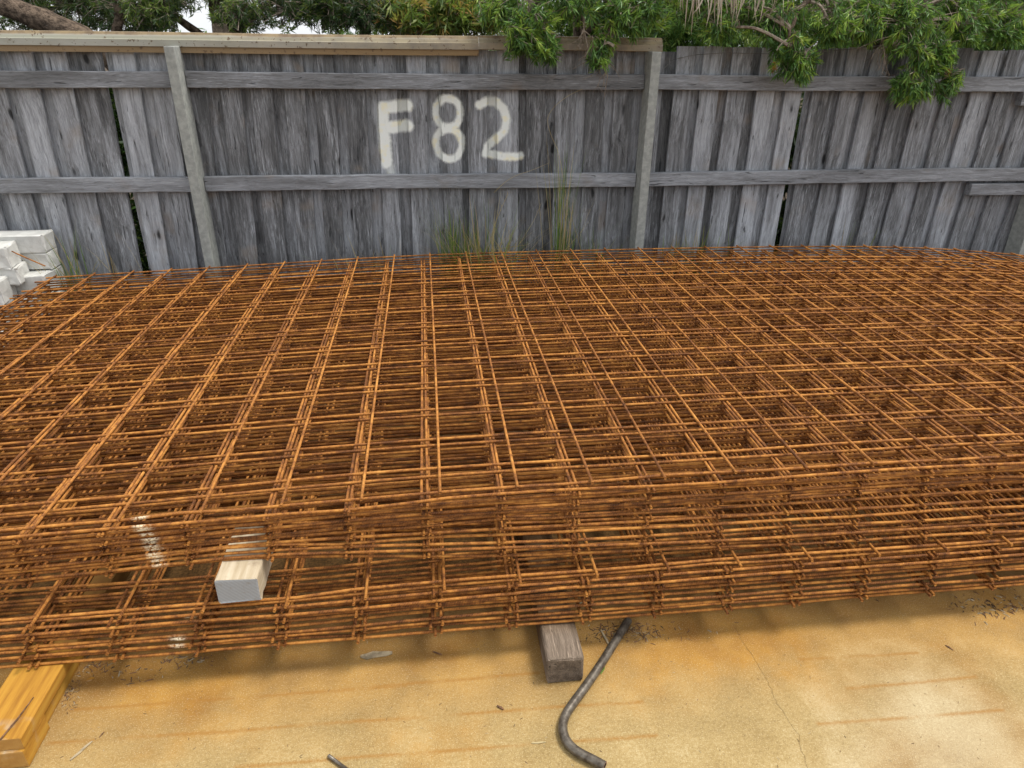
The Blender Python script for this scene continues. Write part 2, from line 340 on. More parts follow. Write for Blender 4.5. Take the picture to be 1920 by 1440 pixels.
# ------------------------------------------------------------------ fence
fence = empty('paling_fence', (0, FENCE_Y, 0)); tag(fence, 'weathered grey timber paling fence with F82 sprayed on it in white paint', 'fence')
def paling(xb, w, th, yf, ztop, tilt=0, z0=.0, bow=0, seed=0, label=None, notch=None):
    """one board: front at yf, chamfer-free rough edges, slight warp; local coords about its base"""
    r = random.Random(seed); nz = 9
    zs = np.linspace(z0, ztop, nz); V = []; 
    for i, z in enumerate(zs):
        cx = xb + math.tan(tilt) * (z - .8) + bow * math.sin(math.pi * (z - z0) / (ztop - z0))
        wl = w / 2 + r.gauss(0, .0012); wr = w / 2 + r.gauss(0, .0012)
        dy = r.gauss(0, .0010); tw = r.gauss(0, .0012)
        zz = z + (r.gauss(0, .004) if i == nz - 1 else 0)
        c = .0025
        V += [(cx - wl, yf + dy + tw + c, zz), (cx - wl + c, yf + dy + tw, zz), (cx + wr - c, yf + dy - tw, zz), (cx + wr, yf + dy - tw + c, zz), (cx + wr, yf + th + dy, zz), (cx - wl, yf + th + dy, zz)]
    F = []
    for i in range(nz - 1):
        for j in range(6):
            k = (j + 1) % 6; F.append([i * 6 + j, i * 6 + k, (i + 1) * 6 + k, (i + 1) * 6 + j])
    F.append([5, 4, 3, 2, 1, 0]); F.append([(nz - 1) * 6 + j for j in range(6)])
    uv = [(V[a][0], V[a][2]) for f in F for a in f]
    return mk('paling', V, F, M_painted if -.5 < xb < .75 else M_paling, fence, (xb, yf, z0), uv=uv)
# front palings follow the photograph's rhythm (pitch 0.165 m); backing palings show in the gaps between
pitch = .1655; x = -3.35; k = 0
while x < 5.3:
    k += 1
    rr = random.Random(k)
    lean = float(np.interp(x, [-2.6, -2, -1.2, -.7, -.3, .1, .6, 1.6, 2.8, 4], [.035, .04, .05, .045, .028, .005, -.012, -.004, .018, .02]))
    tilt = lean + rr.gauss(0, .0035)
    top = 1.475 + rr.gauss(0, .002) + (.0 if x < 1.3 else .02)
    xb = x + rr.gauss(0, .005)
    paling(xb, .108 + rr.gauss(0, .004), .016, FENCE_Y + rr.uniform(-.004, .003), top, tilt, bow=rr.gauss(0, .002), seed=k)
    gap = abs(x + 1.69) < .083 or abs(x - 2.05) < .083      # two open gaps
    if not gap:
        paling(xb + pitch / 2 + rr.gauss(0, .005), .122, .014, FENCE_Y + .031 + rr.uniform(0, .006), top - .003, lean + rr.gauss(0, .005), seed=k + 500)
    else:
        paling(xb + pitch / 2 + (.028 if x < 0 else .050), .078, .014, FENCE_Y + .031, top - .01, lean - .022, seed=k + 500)
    x += pitch
# posts
def post(x0, w, y0, y1, ztop, name='post'):
    V, F = rbox((x0 + w / 2), (y0 + y1) / 2, ztop / 2 - .1, w, y1 - y0, ztop + .2, .004, .0006, nseg=(1, 1, 6))
    return mk(name, V, F, M_post, fence, (x0, y0, 0))
PY0 = 3.965
post(-1.262, .050, PY0, FENCE_Y - .008, 1.472); post(1.216, .052, PY0, FENCE_Y - .008, 1.470); post(3.765, .052, PY0, FENCE_Y - .008, 1.46); post(-3.80, .052, PY0, FENCE_Y - .008, 1.46)
# rails, cut to the bays between the posts
def rail(xa, xb, za, zb, h=.078, y0=FENCE_Y - .046, th=.036, sag=0, seed=1):
    r = random.Random(seed); n = 14; V = []
    for i in range(n + 1):
        t = i / n; xx = xa + (xb - xa) * t; z = za + (zb - za) * t + sag * math.sin(math.pi * t) + r.gauss(0, .0008); hh = h / 2 + r.gauss(0, .0009); d = r.gauss(0, .0006); c = .003
        for (yy, z_) in ((y0 + c, z - hh), (y0, z - hh + c), (y0, z + hh - c), (y0 + c, z + hh), (y0 + th, z + hh), (y0 + th, z - hh)): V.append((xx, yy + d, z_))
    F = []
    for i in range(n):
        for j in range(6): k2 = (j + 1) % 6; F.append([i * 6 + k2, i * 6 + j, (i + 1) * 6 + j, (i + 1) * 6 + k2])
    F.append([0, 1, 2, 3, 4, 5]); F.append([n * 6 + j for j in range(6)][::-1])
    return mk('rail', V, F, M_rail, fence, (xa, y0, za))
bays = [(-3.745, -1.266), (-1.208, 1.212), (1.272, 3.761), (3.82, 5.4)]
for i, (a, b) in enumerate(bays):
    rail(a, b, 1.318, 1.316, sag=-.004, seed=20 + i); rail(a, b, .792 if i < 2 else .790, .800 if i == 2 else .79, sag=.003, seed=30 + i); rail(a, b, .22, .22, seed=40 + i)
for (xa, xb_, zc, h) in ((3.36, 3.756, .712, .070), (3.52, 3.756, 1.238, .075)):
    V, F = rbox((xa + xb_) / 2, FENCE_Y - .030, zc, xb_ - xa, .05, h, .003, .0007); o = mk('packer_block', V, F, M_rail, fence, (xa, FENCE_Y, zc))
# wire stapled along the palings on the right
wp = [(1245, 128), (1262, 112), (1300, 103), (1360, 99), (1440, 101), (1520, 98), (1600, 92), (1660, 84), (1720, 78)]
V, F, U = tube([tuple(ony(*p, FENCE_Y - .012)) for p in wp], .0016, 5)
tag(mk('fence_wire', V, F, simple('old_wire', (.10, .10, .10), (.20, .19, .18), 30, .6), loc=tuple(ony(1245, 128, FENCE_Y))), 'thin slack wire strung along the upper palings under the leaves', 'wire')

# steel channels lying along the top of the fence
def cap_mat(A0, A1):
    n = NT('rust_spotted_cream_paint'); o = n.tc('Object'); s = n.sep(o)
    f = n.noise(n.mapp(o, (1, 4, 4)), 3, 5, .65); sp = n.noise(o, 42, 3, .7); z = s[2]
    c = n.ramp(f, [(.35, (.30, .30, .255)), (.65, (.40, .405, .37))])
    upper = n.ss(n.math('ADD', z, n.math('MULTIPLY', n.math('SUBTRACT', f, .5), .03)), .054, .066)
    fas = n.math('MULTIPLY', n.ss(z, .039, .042), n.math('SUBTRACT', 1, n.ss(z, .055, .060))); c = n.mix(n.math('MULTIPLY', fas, .8), c, (.23, .23, .175))
    along = n.ss(n.math('ADD', s[0], n.math('MULTIPLY', n.math('SUBTRACT', f, .5), 1.2)), A0, A1)
    c = n.mix(n.math('MAXIMUM', n.math('MULTIPLY', upper, .85), n.math('MULTIPLY', along, .62)), c, n.ramp(n.noise(o, 14, 4, .65), [(.35, (.12, .068, .026)), (.6, (.25, .175, .080))]))
    low = n.math('SUBTRACT', 1, n.ss(z, .008, .012)); c = n.mix(n.math('MULTIPLY', low, .85), c, (.20, .125, .05))
    spots = n.ss(sp, .61, .66); c = n.mix(n.math('MULTIPLY', spots, .85), c, (.09, .055, .03))
    n.col(c); n.bump(n.noise(o, 90, 3), .25, .001); n.b.inputs['Roughness'].default_value = .55
    return n.m
M_cap = cap_mat(1.5, 4.2); M_cap2 = cap_mat(-.9, .3)
def channel(xa, xb, zb, label, lip=True):
    prof = [(.030, -.022), (.004, -.022), (.004, .010), (-.004, .012), (-.0045, .048), (.004, .052), (.022, .088), (.060, .090), (.060, .086), (.024, .084), (.008, .050), (.000, .046), (.001, .014), (.012, .011), (.012, -.019), (.030, -.019)] if lip else \
           [(.030, .008), (-.004, .010), (-.0045, .048), (.004, .052), (.022, .088), (.060, .090), (.060, .086), (.024, .084), (.008, .050), (.000, .046), (.001, .014), (.030, .011)]
    y0 = FENCE_Y - .040; n = 12; V = []; np_ = len(prof)
    for i in range(n + 1):
        t = i / n; xx = xa + (xb - xa) * t; w = .0012 * math.sin(3 * xx) + random.gauss(0, .0003)
        V += [(xx, y0 + a + random.gauss(0, .0004), zb + b * .84 + w) for a, b in prof]
    F = [[i * np_ + j, i * np_ + (j + 1) % np_, (i + 1) * np_ + (j + 1) % np_, (i + 1) * np_ + j] for i in range(n) for j in range(np_)]
    F.append(list(range(np_))[::-1]); F.append([n * np_ + j for j in range(np_)])
    return tag(mk('steel_channel', V, F, M_cap if lip else M_cap2, loc=(xa, y0, zb)), label, 'steel channel', 'steel channels along the fence top')
channel(-3.6, .30, 1.459, 'long cream painted steel channel with rust spots along the fence top')
channel(.3008, 1.30, 1.462, 'short rusty brown steel channel on the fence top, half hidden by leaves', lip=False)

# ------------------------------------------------------------------ stack of reinforcing mesh
ROWS = np.array([1.515, 1.625, 1.79, 1.98, 2.175, 2.367, 2.567, 2.767, 2.97, 3.175, 3.385, 3.61, 3.84]) - 1.515
RB = .0042
XL, XR = -2.02, 3.98
def interp(x, xs, ys): return np.interp(x, xs, ys)
def top_shape(x):    # height of the upper bundle's top along the stack
    xs = [-2.6, -2.05, -1.6, -1.08, -.5, 0, .8, 1.6, 2.3, 2.8, 3.3, 3.8, 4.2]; ys = [-.105, -.082, -.063, -.042, -.016, 0, .005, .006, 0, -.012, -.045, -.10, -.15]
    k = np.linspace(-.3, .3, 7); return sum(np.interp(x + q, xs, ys) for q in k) / 7
class Wob:
    def __init__(s, seed, amp):
        r = np.random.default_rng(seed); s.k = r.uniform(.8, 4.5, (5, 2)); s.p = r.uniform(0, 6.28, 5); s.a = r.normal(0, amp / 2.2, 5)
    def __call__(s, x, y): return sum(a * np.sin(k[0] * x + k[1] * y * .8 + p) for a, k, p in zip(s.a, s.k, s.p))
ORD = ['first', 'second', 'third', 'fourth', 'fifth', 'sixth', 'seventh', 'eighth', 'ninth', 'tenth', 'eleventh', 'twelfth', 'thirteenth', 'fourteenth', 'fifteenth']
ROWS_L = np.concatenate([[0, .105, .235], ROWS[3:] + .103])
def mesh_sheet(z0, yfront, xoff, yaw, zshape, seed, label, flip=False, group='mesh sheets in the stack', wob=.003, ends=.012, rows=ROWS):
    r = np.random.default_rng(seed); W = Wob(seed, wob)
    root = empty('reinforcing_mesh_sheet', (0, yfront, z0)); tag(root, label, 'steel mesh', group)
    def zf(x, y):
        return zshape(x, y) + W(x, y)
    tz = -.0074 if flip else .0074
    nb = 0
    ca, sa = math.cos(yaw), math.sin(yaw)
    YREF = 1.497 if yfront < 1.51 else yfront
    for j, ry in enumerate(rows):          # long bars
        n = 44; xs = np.linspace(XL - .02 - r.uniform(0, .03), XR, n); ys = yfront + ry + r.normal(0, .0018) + .0015 * np.sin(xs * r.uniform(.8, 2) + r.uniform(0, 6))
        if j >= 2: ys = ys - yfront + YREF + (ROWS[j] - ry)
        else: ys = ys + xs * sa
        X, Y = xs + xoff, ys
        Z = zf(X, Y)
        if j == 0 and seed % 3: # bent edge bar
            c0 = r.uniform(-1.2, 2.0); Z = Z - r.uniform(-.012, .014) * np.exp(-((xs - c0) / .09) ** 2)
            Y = Y + r.normal(0, .006) * np.exp(-((xs - r.uniform(-1, 1.5)) / .2) ** 2)
        if j < 2: Z = Z + r.normal(0, .0016) * np.sin(xs * r.uniform(3, 7) + r.uniform(0, 6)) + r.normal(0, .0012) * np.sin(xs * r.uniform(8, 14) + r.uniform(0, 6))
        V, F, U = tube(np.stack([X, Y, Z], 1), RB, 6, u0=r.uniform(0, 5))
        mk('long_bar', V, F, M_rust, root, smooth=True, uv=U)
    xk = np.arange(XL + .02, XR, .2)
    for k_, xx in enumerate(xk):           # cross bars
        n = 15; ys = np.linspace(yfront + xx * sa - ends - r.uniform(0, .010), YREF + ROWS[-1] + .015, n); xs = np.full(n, xx + r.normal(0, .0014)) + .0015 * np.sin(ys * 2 + r.uniform(0, 6))
        X, Y = xs + xoff, ys
        Z = zf(X, Y) + tz
        V, F, U = tube(np.stack([X, Y, Z], 1), RB, 6, u0=r.uniform(0, 5))
        mk('cross_bar', V, F, M_rust, root, smooth=True, uv=U)
    return root
NL, NU = 11, 13
def up_top(x, y): return .4485 + top_shape(x) - .018 * (y - 1.5) / 2.4
BX = [-2.6, -2.05, -1.2, -.85, -.52, -.2, 0, .5, 1.0, 2.0, 3.0, 3.8, 4.2]; BZ = [.20, .215, .250, .274, .309, .288, .272, .256, .252, .252, .240, .190, .16]
def up_bot(x, y): return sum(np.interp(x + q, BX, BZ) for q in (-.12, -.06, 0, .06, .12)) / 5 - .012 * (y - 1.5) / 2.4
rj = random.Random(5)
def levels(n, a=.0150, b=.0120):                     # sheets lie in nested pairs, the upper one of a pair turned over
    L = [0]
    for i in range(n - 1): L.append(L[-1] + (a if i % 2 == 0 else b))
    return [q / L[-1] for q in L]
for i, t in enumerate(levels(NL)):                   # lower bundle from the bottom
    fl = i % 2 == 1; last = i == NL - 1
    yf = 1.376 + .036 * t + rj.uniform(-.006, .006); zb = .094 + .120 * t
    mesh_sheet(zb, yf, (.0 if last else -.030 + (.016 if fl else -.002) + rj.gauss(0, .004)), rj.gauss(0, .0005), (lambda x, y, zb=zb, t=t: zb + .10 * top_shape(x) * t + .018 * t * np.clip((x + .4) / .5, 0, 1) * np.clip((3.2 - x) / .8, 0, 1)), 100 + i,
               ('lowest rusty steel mesh sheet of the stack, resting on the timber bearers' if i == 0 else
                'topmost rusty mesh sheet of the lower bundle, directly under the pale timber spacer' if last else
                f'rusty steel mesh sheet, {ORD[i]} up from the bottom of the lower bundle'), flip=fl, wob=.0012, ends=.034 if last else .016, rows=ROWS_L)
ZL = .094 + .120 + .0125
SP_TOP = .2990
LV = levels(NU)
def up_level(x, y, i):                               # the top seven sheets lie tight, those below hang a little apart
    K = 6; zt = up_top(x, y); zk = zt - .079
    if i >= K: return zt - .079 * (1 - LV[i]) / (1 - LV[K])
    b = up_bot(x, y); return b + (zk - b) * LV[i] / LV[K]
for i, t in enumerate(levels(NU)):                   # upper bundle from its lowest sheet
    fl = i % 2 == 1; last = i == NU - 1
    yf = 1.515 if last else (1.497 + rj.uniform(-.0025, .0025) if i > 5 else 1.463 + .034 * i / 6 + rj.uniform(-.003, .003))
    mesh_sheet(.27 + .18 * t, yf, (.0 if last else -.046 + (.011 if fl else -.001) + rj.gauss(0, .0015)), (0.0 if last else rj.gauss(0, .0004) - .024 * max(0, 1 - i / 6)), (lambda x, y, i=i: up_level(x, y, i)), 200 + i,
               ('topmost rusty steel mesh sheet of the stack, its cross bars lying uppermost' if last else
                'lowest rusty mesh sheet of the upper bundle, resting on the pale timber spacer' if i == 0 else
                f'rusty steel mesh sheet, {ORD[NU - 1 - i]} down from the top of the upper bundle'), flip=fl, wob=.0011)

# ------------------------------------------------------------------ timbers
def timber(name, x0, x1, y0, y1, z0, z1, mat, label, cat='timber', group=None, bev=.005, jit=.0008):
    V, F = rbox((x0 + x1) / 2, (y0 + y1) / 2, (z0 + z1) / 2, x1 - x0, y1 - y0, z1 - z0, bev, jit, nseg=(1, 8, 1))
    return tag(mk(name, V, F, mat, loc=((x0 + x1) / 2, y0, z0)), label, cat, group)
def pale_wood():
    n = NT('pale_sawn_timber'); o = n.tc('Object'); g = n.noise(n.mapp(o, (40, 3, 40)), 1.5, 5, .6); nrm = n.sep(n.n('ShaderNodeTexCoord').outputs['Normal'])
    endf = n.ss(n.math('MULTIPLY', nrm[1], -1), .8, .9)
    side = n.ramp(g, [(.35, (.35, .28, .18)), (.65, (.47, .40, .29))])
    diag = n.n('ShaderNodeTexWave'); n.l(n.mapp(o, (60, 1, 60)), diag.inputs[0]); diag.bands_direction = 'DIAGONAL'; diag.inputs['Scale'].default_value = .9; diag.inputs['Distortion'].default_value = 1.5
    end = n.mix(n.math('MULTIPLY', diag.outputs[1], .35), (.30, .32, .345), (.22, .22, .23))  # end face coloured bluish grey for its shade, with saw marks
    cc = n.mix(endf, side, end); dn = n.noise(o, 22, 5, .65); cc = n.mix(n.math('MULTIPLY', n.ss(dn, .52, .70), .55), cc, (.20, .15, .095)); n.col(cc); n.bump(n.math('ADD', g, dn), .5, .003); return n.m
M_spacer = pale_wood()
timber('timber_spacer', -.566, -.462, 1.40, 1.62, ZL, SP_TOP, M_spacer, 'pale sawn timber spacer poking out between the two mesh bundles', 'timber')
def yellow_wood():
    n = NT('yellow_painted_timber'); o = n.tc('Object'); g = n.noise(n.mapp(o, (30, 2.5, 30)), 1.4, 5, .6); b = n.noise(o, 9, 4)
    c = n.ramp(g, [(.32, (.25, .110, .014)), (.5, (.37, .185, .024)), (.7, (.44, .25, .04))])
    s = n.sep(o); wear = n.math('SUBTRACT', 1, n.ss(n.math('ADD', s[1], n.math('MULTIPLY', n.math('SUBTRACT', b, .5), .12)), .02, .07))
    c = n.mix(n.math('MULTIPLY', wear, n.ss(b, .46, .60)), c, (.40, .37, .31))
    rear_shade = n.ss(n.math('ADD', s[1], n.math('MULTIPLY', n.math('SUBTRACT', b, .5), .1)), .20, .32); c = n.mix(n.math('MULTIPLY', rear_shade, .85), c, (.11, .055, .016))  # far part darkened as painted shade beneath the stack, in a rusty tone
    nrm = n.sep(n.n('ShaderNodeTexCoord').outputs['Normal']); e = n.ss(n.math('MULTIPLY', nrm[1], -1), .7, .9)
    c = n.mix(n.math('MULTIPLY', e, .75), c, n.mix(n.noise(o, 70, 4), (.30, .15, .04), (.46, .27, .09)))
    n.col(c); n.bump(g, .5, .003); return n.m
M_yel = yellow_wood()
yt = empty('yellow_bearer', (-1.02, 1.165, 0)); tag(yt, 'yellow painted timber bearer under the end of the mesh stack', 'timber')
for (nm, x0, x1, y0, y1, z0, z1) in (('top_board', -1.078, -.960, 1.166, 3.75, .054, .089), ('front_block', -1.076, -.962, 1.160, 1.262, .001, .0535), ('lower_board', -1.074, -.974, 1.2625, 3.72, .001, .0535)):
    V, F = rbox((x0 + x1) / 2, (y0 + y1) / 2, (z0 + z1) / 2, x1 - x0, y1 - y0, z1 - z0, .003, .0006, nseg=(1, 8, 1)); mk(nm, V, F, M_yel, yt, ((x0 + x1) / 2, y0, z0))
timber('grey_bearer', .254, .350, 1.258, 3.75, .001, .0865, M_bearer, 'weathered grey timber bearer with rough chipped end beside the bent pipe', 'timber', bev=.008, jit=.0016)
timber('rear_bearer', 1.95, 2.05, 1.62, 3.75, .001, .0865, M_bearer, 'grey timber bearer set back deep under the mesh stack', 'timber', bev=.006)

# ------------------------------------------------------------------ bent pipe and other things on the slab
pp = [(1178, 1163), (1160, 1192), (1130, 1240), (1098, 1287), (1075, 1318), (1061, 1340), (1055, 1362), (1060, 1385), (1073, 1402), (1092, 1415), (1112, 1425), (1134, 1437)]
P = np.array([tuple(onz(*p, .0125)) for p in pp])
tt = np.linspace(0, len(P) - 1, 60)
def cat(P, t):
    i = int(min(max(math.floor(t), 0), len(P) - 2)); f = t - i; p0 = P[max(i - 1, 0)]; p1 = P[i]; p2 = P[i + 1]; p3 = P[min(i + 2, len(P) - 1)]
    return .5 * (2 * p1 + (p2 - p0) * f + (2 * p0 - 5 * p1 + 4 * p2 - p3) * f * f + (3 * p1 - p0 - 3 * p2 + p3) * f ** 3)
PP = np.array([cat(P, t) for t in tt])
bp = empty('bent_pipe', tuple(PP[-1])); tag(bp, 'dark steel pipe bent into a hook lying on the stained concrete', 'pipe')
V, F, U = tube(PP, .0116, 16, caps=False); mk('pipe_body', V, F, M_pipe, bp, smooth=True)
d = PP[-1] - PP[-2]; d /= np.linalg.norm(d)
V, F, U = tube(np.array([PP[-1] - d * .05, PP[-1] - d * .002]), .0092, 14, caps=True); mk('dark_bore_plug', V, F, simple('dark_bore_plug', (.01, .008, .006), (.02, .015, .01)), bp)  # near-black plug painting the shade inside the hollow pipe
# rim ring between bore and body
a = np.arange(16) * 2 * np.pi / 16; n1 = np.cross(d, [0, 0, 1]); n1 /= np.linalg.norm(n1); n2 = np.cross(d, n1)
ring = [PP[-1] + r_ * (n1 * math.cos(q) + n2 * math.sin(q)) for r_ in (.0116, .0090) for q in a]
mk('pipe_rim', ring, [[j, (j + 1) % 16, 16 + (j + 1) % 16, 16 + j] for j in range(16)], simple('cut_steel', (.25, .13, .08), (.38, .22, .14), 60), bp)
q0, q1 = onz(616, 1417, .006), onz(652, 1444, .006)
V, F, U = tube([tuple(q0), tuple(q0.lerp(q1, .5)), tuple(q1)], .0045, 8); tag(mk('steel_rod', V, F, M_pipe, loc=tuple(q0), smooth=True), 'short dark steel rod lying on the concrete beyond the pipe', 'rod')
def chip(px, py, L, w, th, ang, mat, name, label, cat_, group=None, seed=0):
    r = random.Random(seed); c = onz(px, py, 0); V = []; n = 6
    for i in range(n):
        t = i / (n - 1) - .5
        ww = w / 2 * (1 - (abs(t) * 2) ** 3 * .6) * r.uniform(.8, 1.15); o = r.gauss(0, w * .08)
        for s, zz in ((-1, .001), (1, .001), (1, th), (-1, th)): V.append((t * L, s * ww + o, zz + r.uniform(0, th * .3)))
    ca, sa = math.cos(ang), math.sin(ang); V = [(c.x + a_ * ca - b_ * sa, c.y + a_ * sa + b_ * ca, z_) for a_, b_, z_ in V]
    F = [[i * 4 + j, i * 4 + (j + 1) % 4, (i + 1) * 4 + (j + 1) % 4, (i + 1) * 4 + j] for i in range(n - 1) for j in range(4)] + [[3, 2, 1, 0], [4 * n - 4, 4 * n - 3, 4 * n - 2, 4 * n - 1]]
    return tag(mk(name, V, F, mat, loc=tuple(c)), label, cat_, group)
M_chip = simple('grey_wood_chip', (.20, .16, .10), (.38, .31, .20), 50)
M_brown = simple('brown_twig', (.075, .04, .022), (.19, .10, .05), 60)
chip(706, 1229, .085, .020, .004, .06, M_chip, 'wood_sliver', 'flat grey wood sliver lying on the concrete below the mesh', 'wood sliver', seed=1)
chip(153, 1408, .055, .007, .002, 1.0, M_chip, 'wood_sliver', 'thin pale wood sliver on the concrete near the yellow bearer', 'wood sliver', seed=2)
chip(1010, 1393, .035, .004, .0015, -.05, M_straw, 'straw_piece', 'short straw piece lying across a rust line beside the pipe', 'straw', seed=3)
chip(820, 1226, .030, .004, .003, -.55, M_brown, 'twig', 'short brown twig on the concrete beside the flat grey sliver', 'twig', seed=4)
chip(938, 1328, .020, .005, .004, -.7, M_brown, 'twig', 'stubby brown twig on the middle rust line', 'twig', seed=5)
chip(1780, 1215, .022, .004, .002, -1.1, M_brown, 'twig', 'small dark twig on clear concrete away from the pipe', 'twig', seed=6)
chip(170, 1275, .018, .010, .003, .5, M_yel, 'yellow_leaf', 'small yellow leaf on the concrete near the yellow bearer', 'leaf', seed=7)
chip(191, 1378, .016, .003, .002, 1.2, M_brown, 'twig', 'tiny dark twig on a rust line near the yellow bearer', 'twig', seed=8)
chip(1135, 1198, .062, .006, .004, 1.75, M_chip, 'wood_splinter', 'long grey splinter leaning against the bent pipe', 'wood splinter', seed=9)
chip(1130, 1258, .026, .005, .001, .9, M_grass, 'green_leaf', 'small green leaf beside the bent pipe', 'leaf', seed=10)
# twig lying on the yellow bearer
a_, b_ = onz(0, 1387, .092), onz(63, 1307, .092)
V, F, U = tube([tuple(a_), tuple(a_.lerp(b_, .45) + Vector((.004, 0, .002))), tuple(b_)], [.0022, .002, .001], 6); tag(mk('twig', V, F, M_brown, loc=tuple(a_)), 'thin bare twig lying on top of the yellow bearer', 'twig')
# crumbs and litter: nobody could count them
mb = MB(); r = random.Random(3)
def crumb(x, y, s):
    a = r.uniform(0, 6.28); L = s * r.uniform(.8, 3.2); w = s * r.uniform(.25, .6); h = s * r.uniform(.2, .6); ca, sa = math.cos(a), math.sin(a)
    pts = [(-L / 2, -w / 2, .0005), (L / 2, -w / 3, .0005), (L / 2.3, w / 2, .0005), (-L / 2.2, w / 2, .0005), (0, 0, h)]
    mb.add([(x + p * ca - q * sa, y + p * sa + q * ca, z_) for p, q, z_ in pts], [[0, 1, 4], [1, 2, 4], [2, 3, 4], [3, 0, 4]], r.choice([0, 0, 1, 2]))
for _ in range(130):
    p = onz(r.uniform(108, 150), 1290 + r.gauss(0, 22), 0); crumb(p.x, p.y, .004)
for (cx, cy, sx, sy, n_) in ((350, 1236, 26, 7, 70), (1165, 1186, 40, 10, 160), (1890, 1135, 50, 14, 200), (175, 1250, 16, 8, 40), (240, 1262, 40, 12, 30), (1230, 1185, 60, 10, 40)):
    for _ in range(n_): p = onz(cx + r.gauss(0, sx), cy + r.gauss(0, sy), 0); crumb(p.x, p.y, r.uniform(.003, .008))
for _ in range(520):
    p = onz(r.uniform(100, 1920), r.uniform(1180, 1440), 0); crumb(p.x, p.y, r.choice([.0012, .0015, .002, .003]))
for _ in range(900): crumb(r.uniform(-2, 3.5), r.uniform(1.45, 3.7), r.uniform(.004, .012))
tag(mb.build('ground_litter', [M_brown, simple('dark_litter', (.06, .042, .025), (.14, .09, .05)), M_chip]), 'scattered crumbs of bark, twigs and dirt on the concrete', 'litter', kind='stuff')

# ------------------------------------------------------------------ white blocks beside the stack
mbk = []
blocks = [(-2.205, 3.985, .512, .310, .125, .100, .02, 'white block lying lengthwise on top of the block pile against the fence'),
          (-2.226, 3.845, .478, .105, .15, .115, .12, 'white block set end on at the top of the pile, beside the lengthwise one'),
          (-2.335, 3.80, .447, .105, .19, .115, .22, 'white block end on with a rust spot, lowest step of the pile top'),
          (-2.120, 3.985, .418, .14, .112, .090, -.05, 'white block under the lengthwise top block of the pile'),
          (-2.200, 3.850, .378, .090, .14, .090, .10, 'white block with a chipped edge in the middle of the pile'),
          (-2.290, 3.74, .322, .190, .16, .130, .08, 'large white block in the middle of the pile, nearest the mesh edge'),
          (-2.34, 3.76, .200, .20, .2, .120, .02, 'white block in the second course of the pile'),
          (-2.15, 3.94, .31, .20, .2, .110, -.03, 'white block in the third course of the pile, close to the fence'),
          (-2.15, 3.92, .19, .22, .22, .110, .04, 'white block in the second course of the pile, close to the fence'),
          (-2.33, 3.76, .064, .22, .22, .125, -.02, 'white block at the foot of the pile'),
          (-2.14, 3.92, .064, .16, .2, .125, 0, 'white block at the foot of the pile, close to the fence')]
for i, (cx, cy, cz, lx, ly, lz, rot, lab) in enumerate(blocks):
    V, F = rbox(cx, cy, cz, lx, ly, lz, .009, .0022, rot, (2, 2, 2))
    tag(mk('white_block', V, F, M_block, loc=(cx, cy, cz - lz / 2)), lab, 'block', 'white blocks piled by the fence')
V, F, U = tube([tuple(ony(85, 499, 3.78)), tuple(ony(55, 486, 3.77)), tuple(ony(30, 475, 3.75)), tuple(ony(22, 471, 3.74))], .0035, 6)
tag(mk('bent_bar_end', V, F, M_rust, loc=tuple(ony(85, 499, 3.78)), smooth=True, uv=U), 'loose rusty bar end sticking up in front of the white blocks', 'steel bar')

# ------------------------------------------------------------------ grasses at the fence foot
def blade(mb, p, L, w, az, lean, droop, mi=0, n=5):
    d = np.array([math.cos(az), math.sin(az), 0]); s = np.array([-math.sin(az), math.cos(az), 0]); V = []
    for i in range(n + 1):
        t = i / n; c = np.array(p) + d * L * (lean * t + droop * t ** 2.2) + np.array([0, 0, L * (t - droop * .55 * t ** 2.5)]); ww = w * (1 - t) ** .6 * .5 + .0002
        V += [c - s * ww, c + s * ww]
    mb.add(V, [[2 * i, 2 * i + 1, 2 * i + 3, 2 * i + 2] for i in range(n)], mi)
def tuft(px, py, nb, h, label, dry=.3, spread=.05, y=None, mats=None, lean=.25, dmax=.4):
    b = ony(px, py, FENCE_Y - .10 if y is None else y); base = Vector((b.x, b.y, -.01)); r = random.Random(int(px)); mb = MB()
    for _ in range(nb):
        H = h * r.uniform(.45, 1.1); az = r.uniform(0, 6.28)
        if math.sin(az) > 0.25: az = -az           # blades bend away from the fence
        blade(mb, (base.x + r.gauss(0, spread), base.y + r.uniform(-.03, .03), base.z), H, r.uniform(.0035, .0085), az, r.uniform(0, lean), r.uniform(0, dmax), 1 if r.random() < dry else 0, 6)
    return tag(mb.build('grass_tuft', [M_grass, M_straw], loc=tuple(base)), label, 'grass', 'grass tufts at the fence foot')
tuft(850, 470, 190, .64, 'green grass tuft at the fence foot below the figure eight', .12, .035, dmax=.2, lean=.12)
tuft(905, 470, 280, .74, 'bushy half dry grass tuft at the fence foot below the figure two', .55, .06, lean=.4)
tuft(960, 470, 120, .66, 'straw coloured leaning grass tuft at the fence foot', .9, .06, lean=.8)
tuft(1052, 470, 75, 1.02, 'tall green grass climbing the palings between the figure two and a post', .35, .026, lean=.09, dmax=.14)
tuft(1110, 470, 90, .60, 'low sparse grass tuft between the tall grass and a post', .4, .06)
tuft(1300, 465, 160, .58, 'low grass tuft just past the post with the square top', .45, .10)
tuft(690, 472, 40, .56, 'few thin dry grass blades at the fence foot below the letter F', .7, .08)
tuft(120, 480, 50, .62, 'thin green weed beside the white blocks', .4, .05)
tuft(215, 480, 22, .60, 'a few pale stalks beside the open gap in the palings', .8, .06)
tuft(1590, 460, 30, .60, 'faint thin grass blades at the foot of the leaning palings', .3, .08)
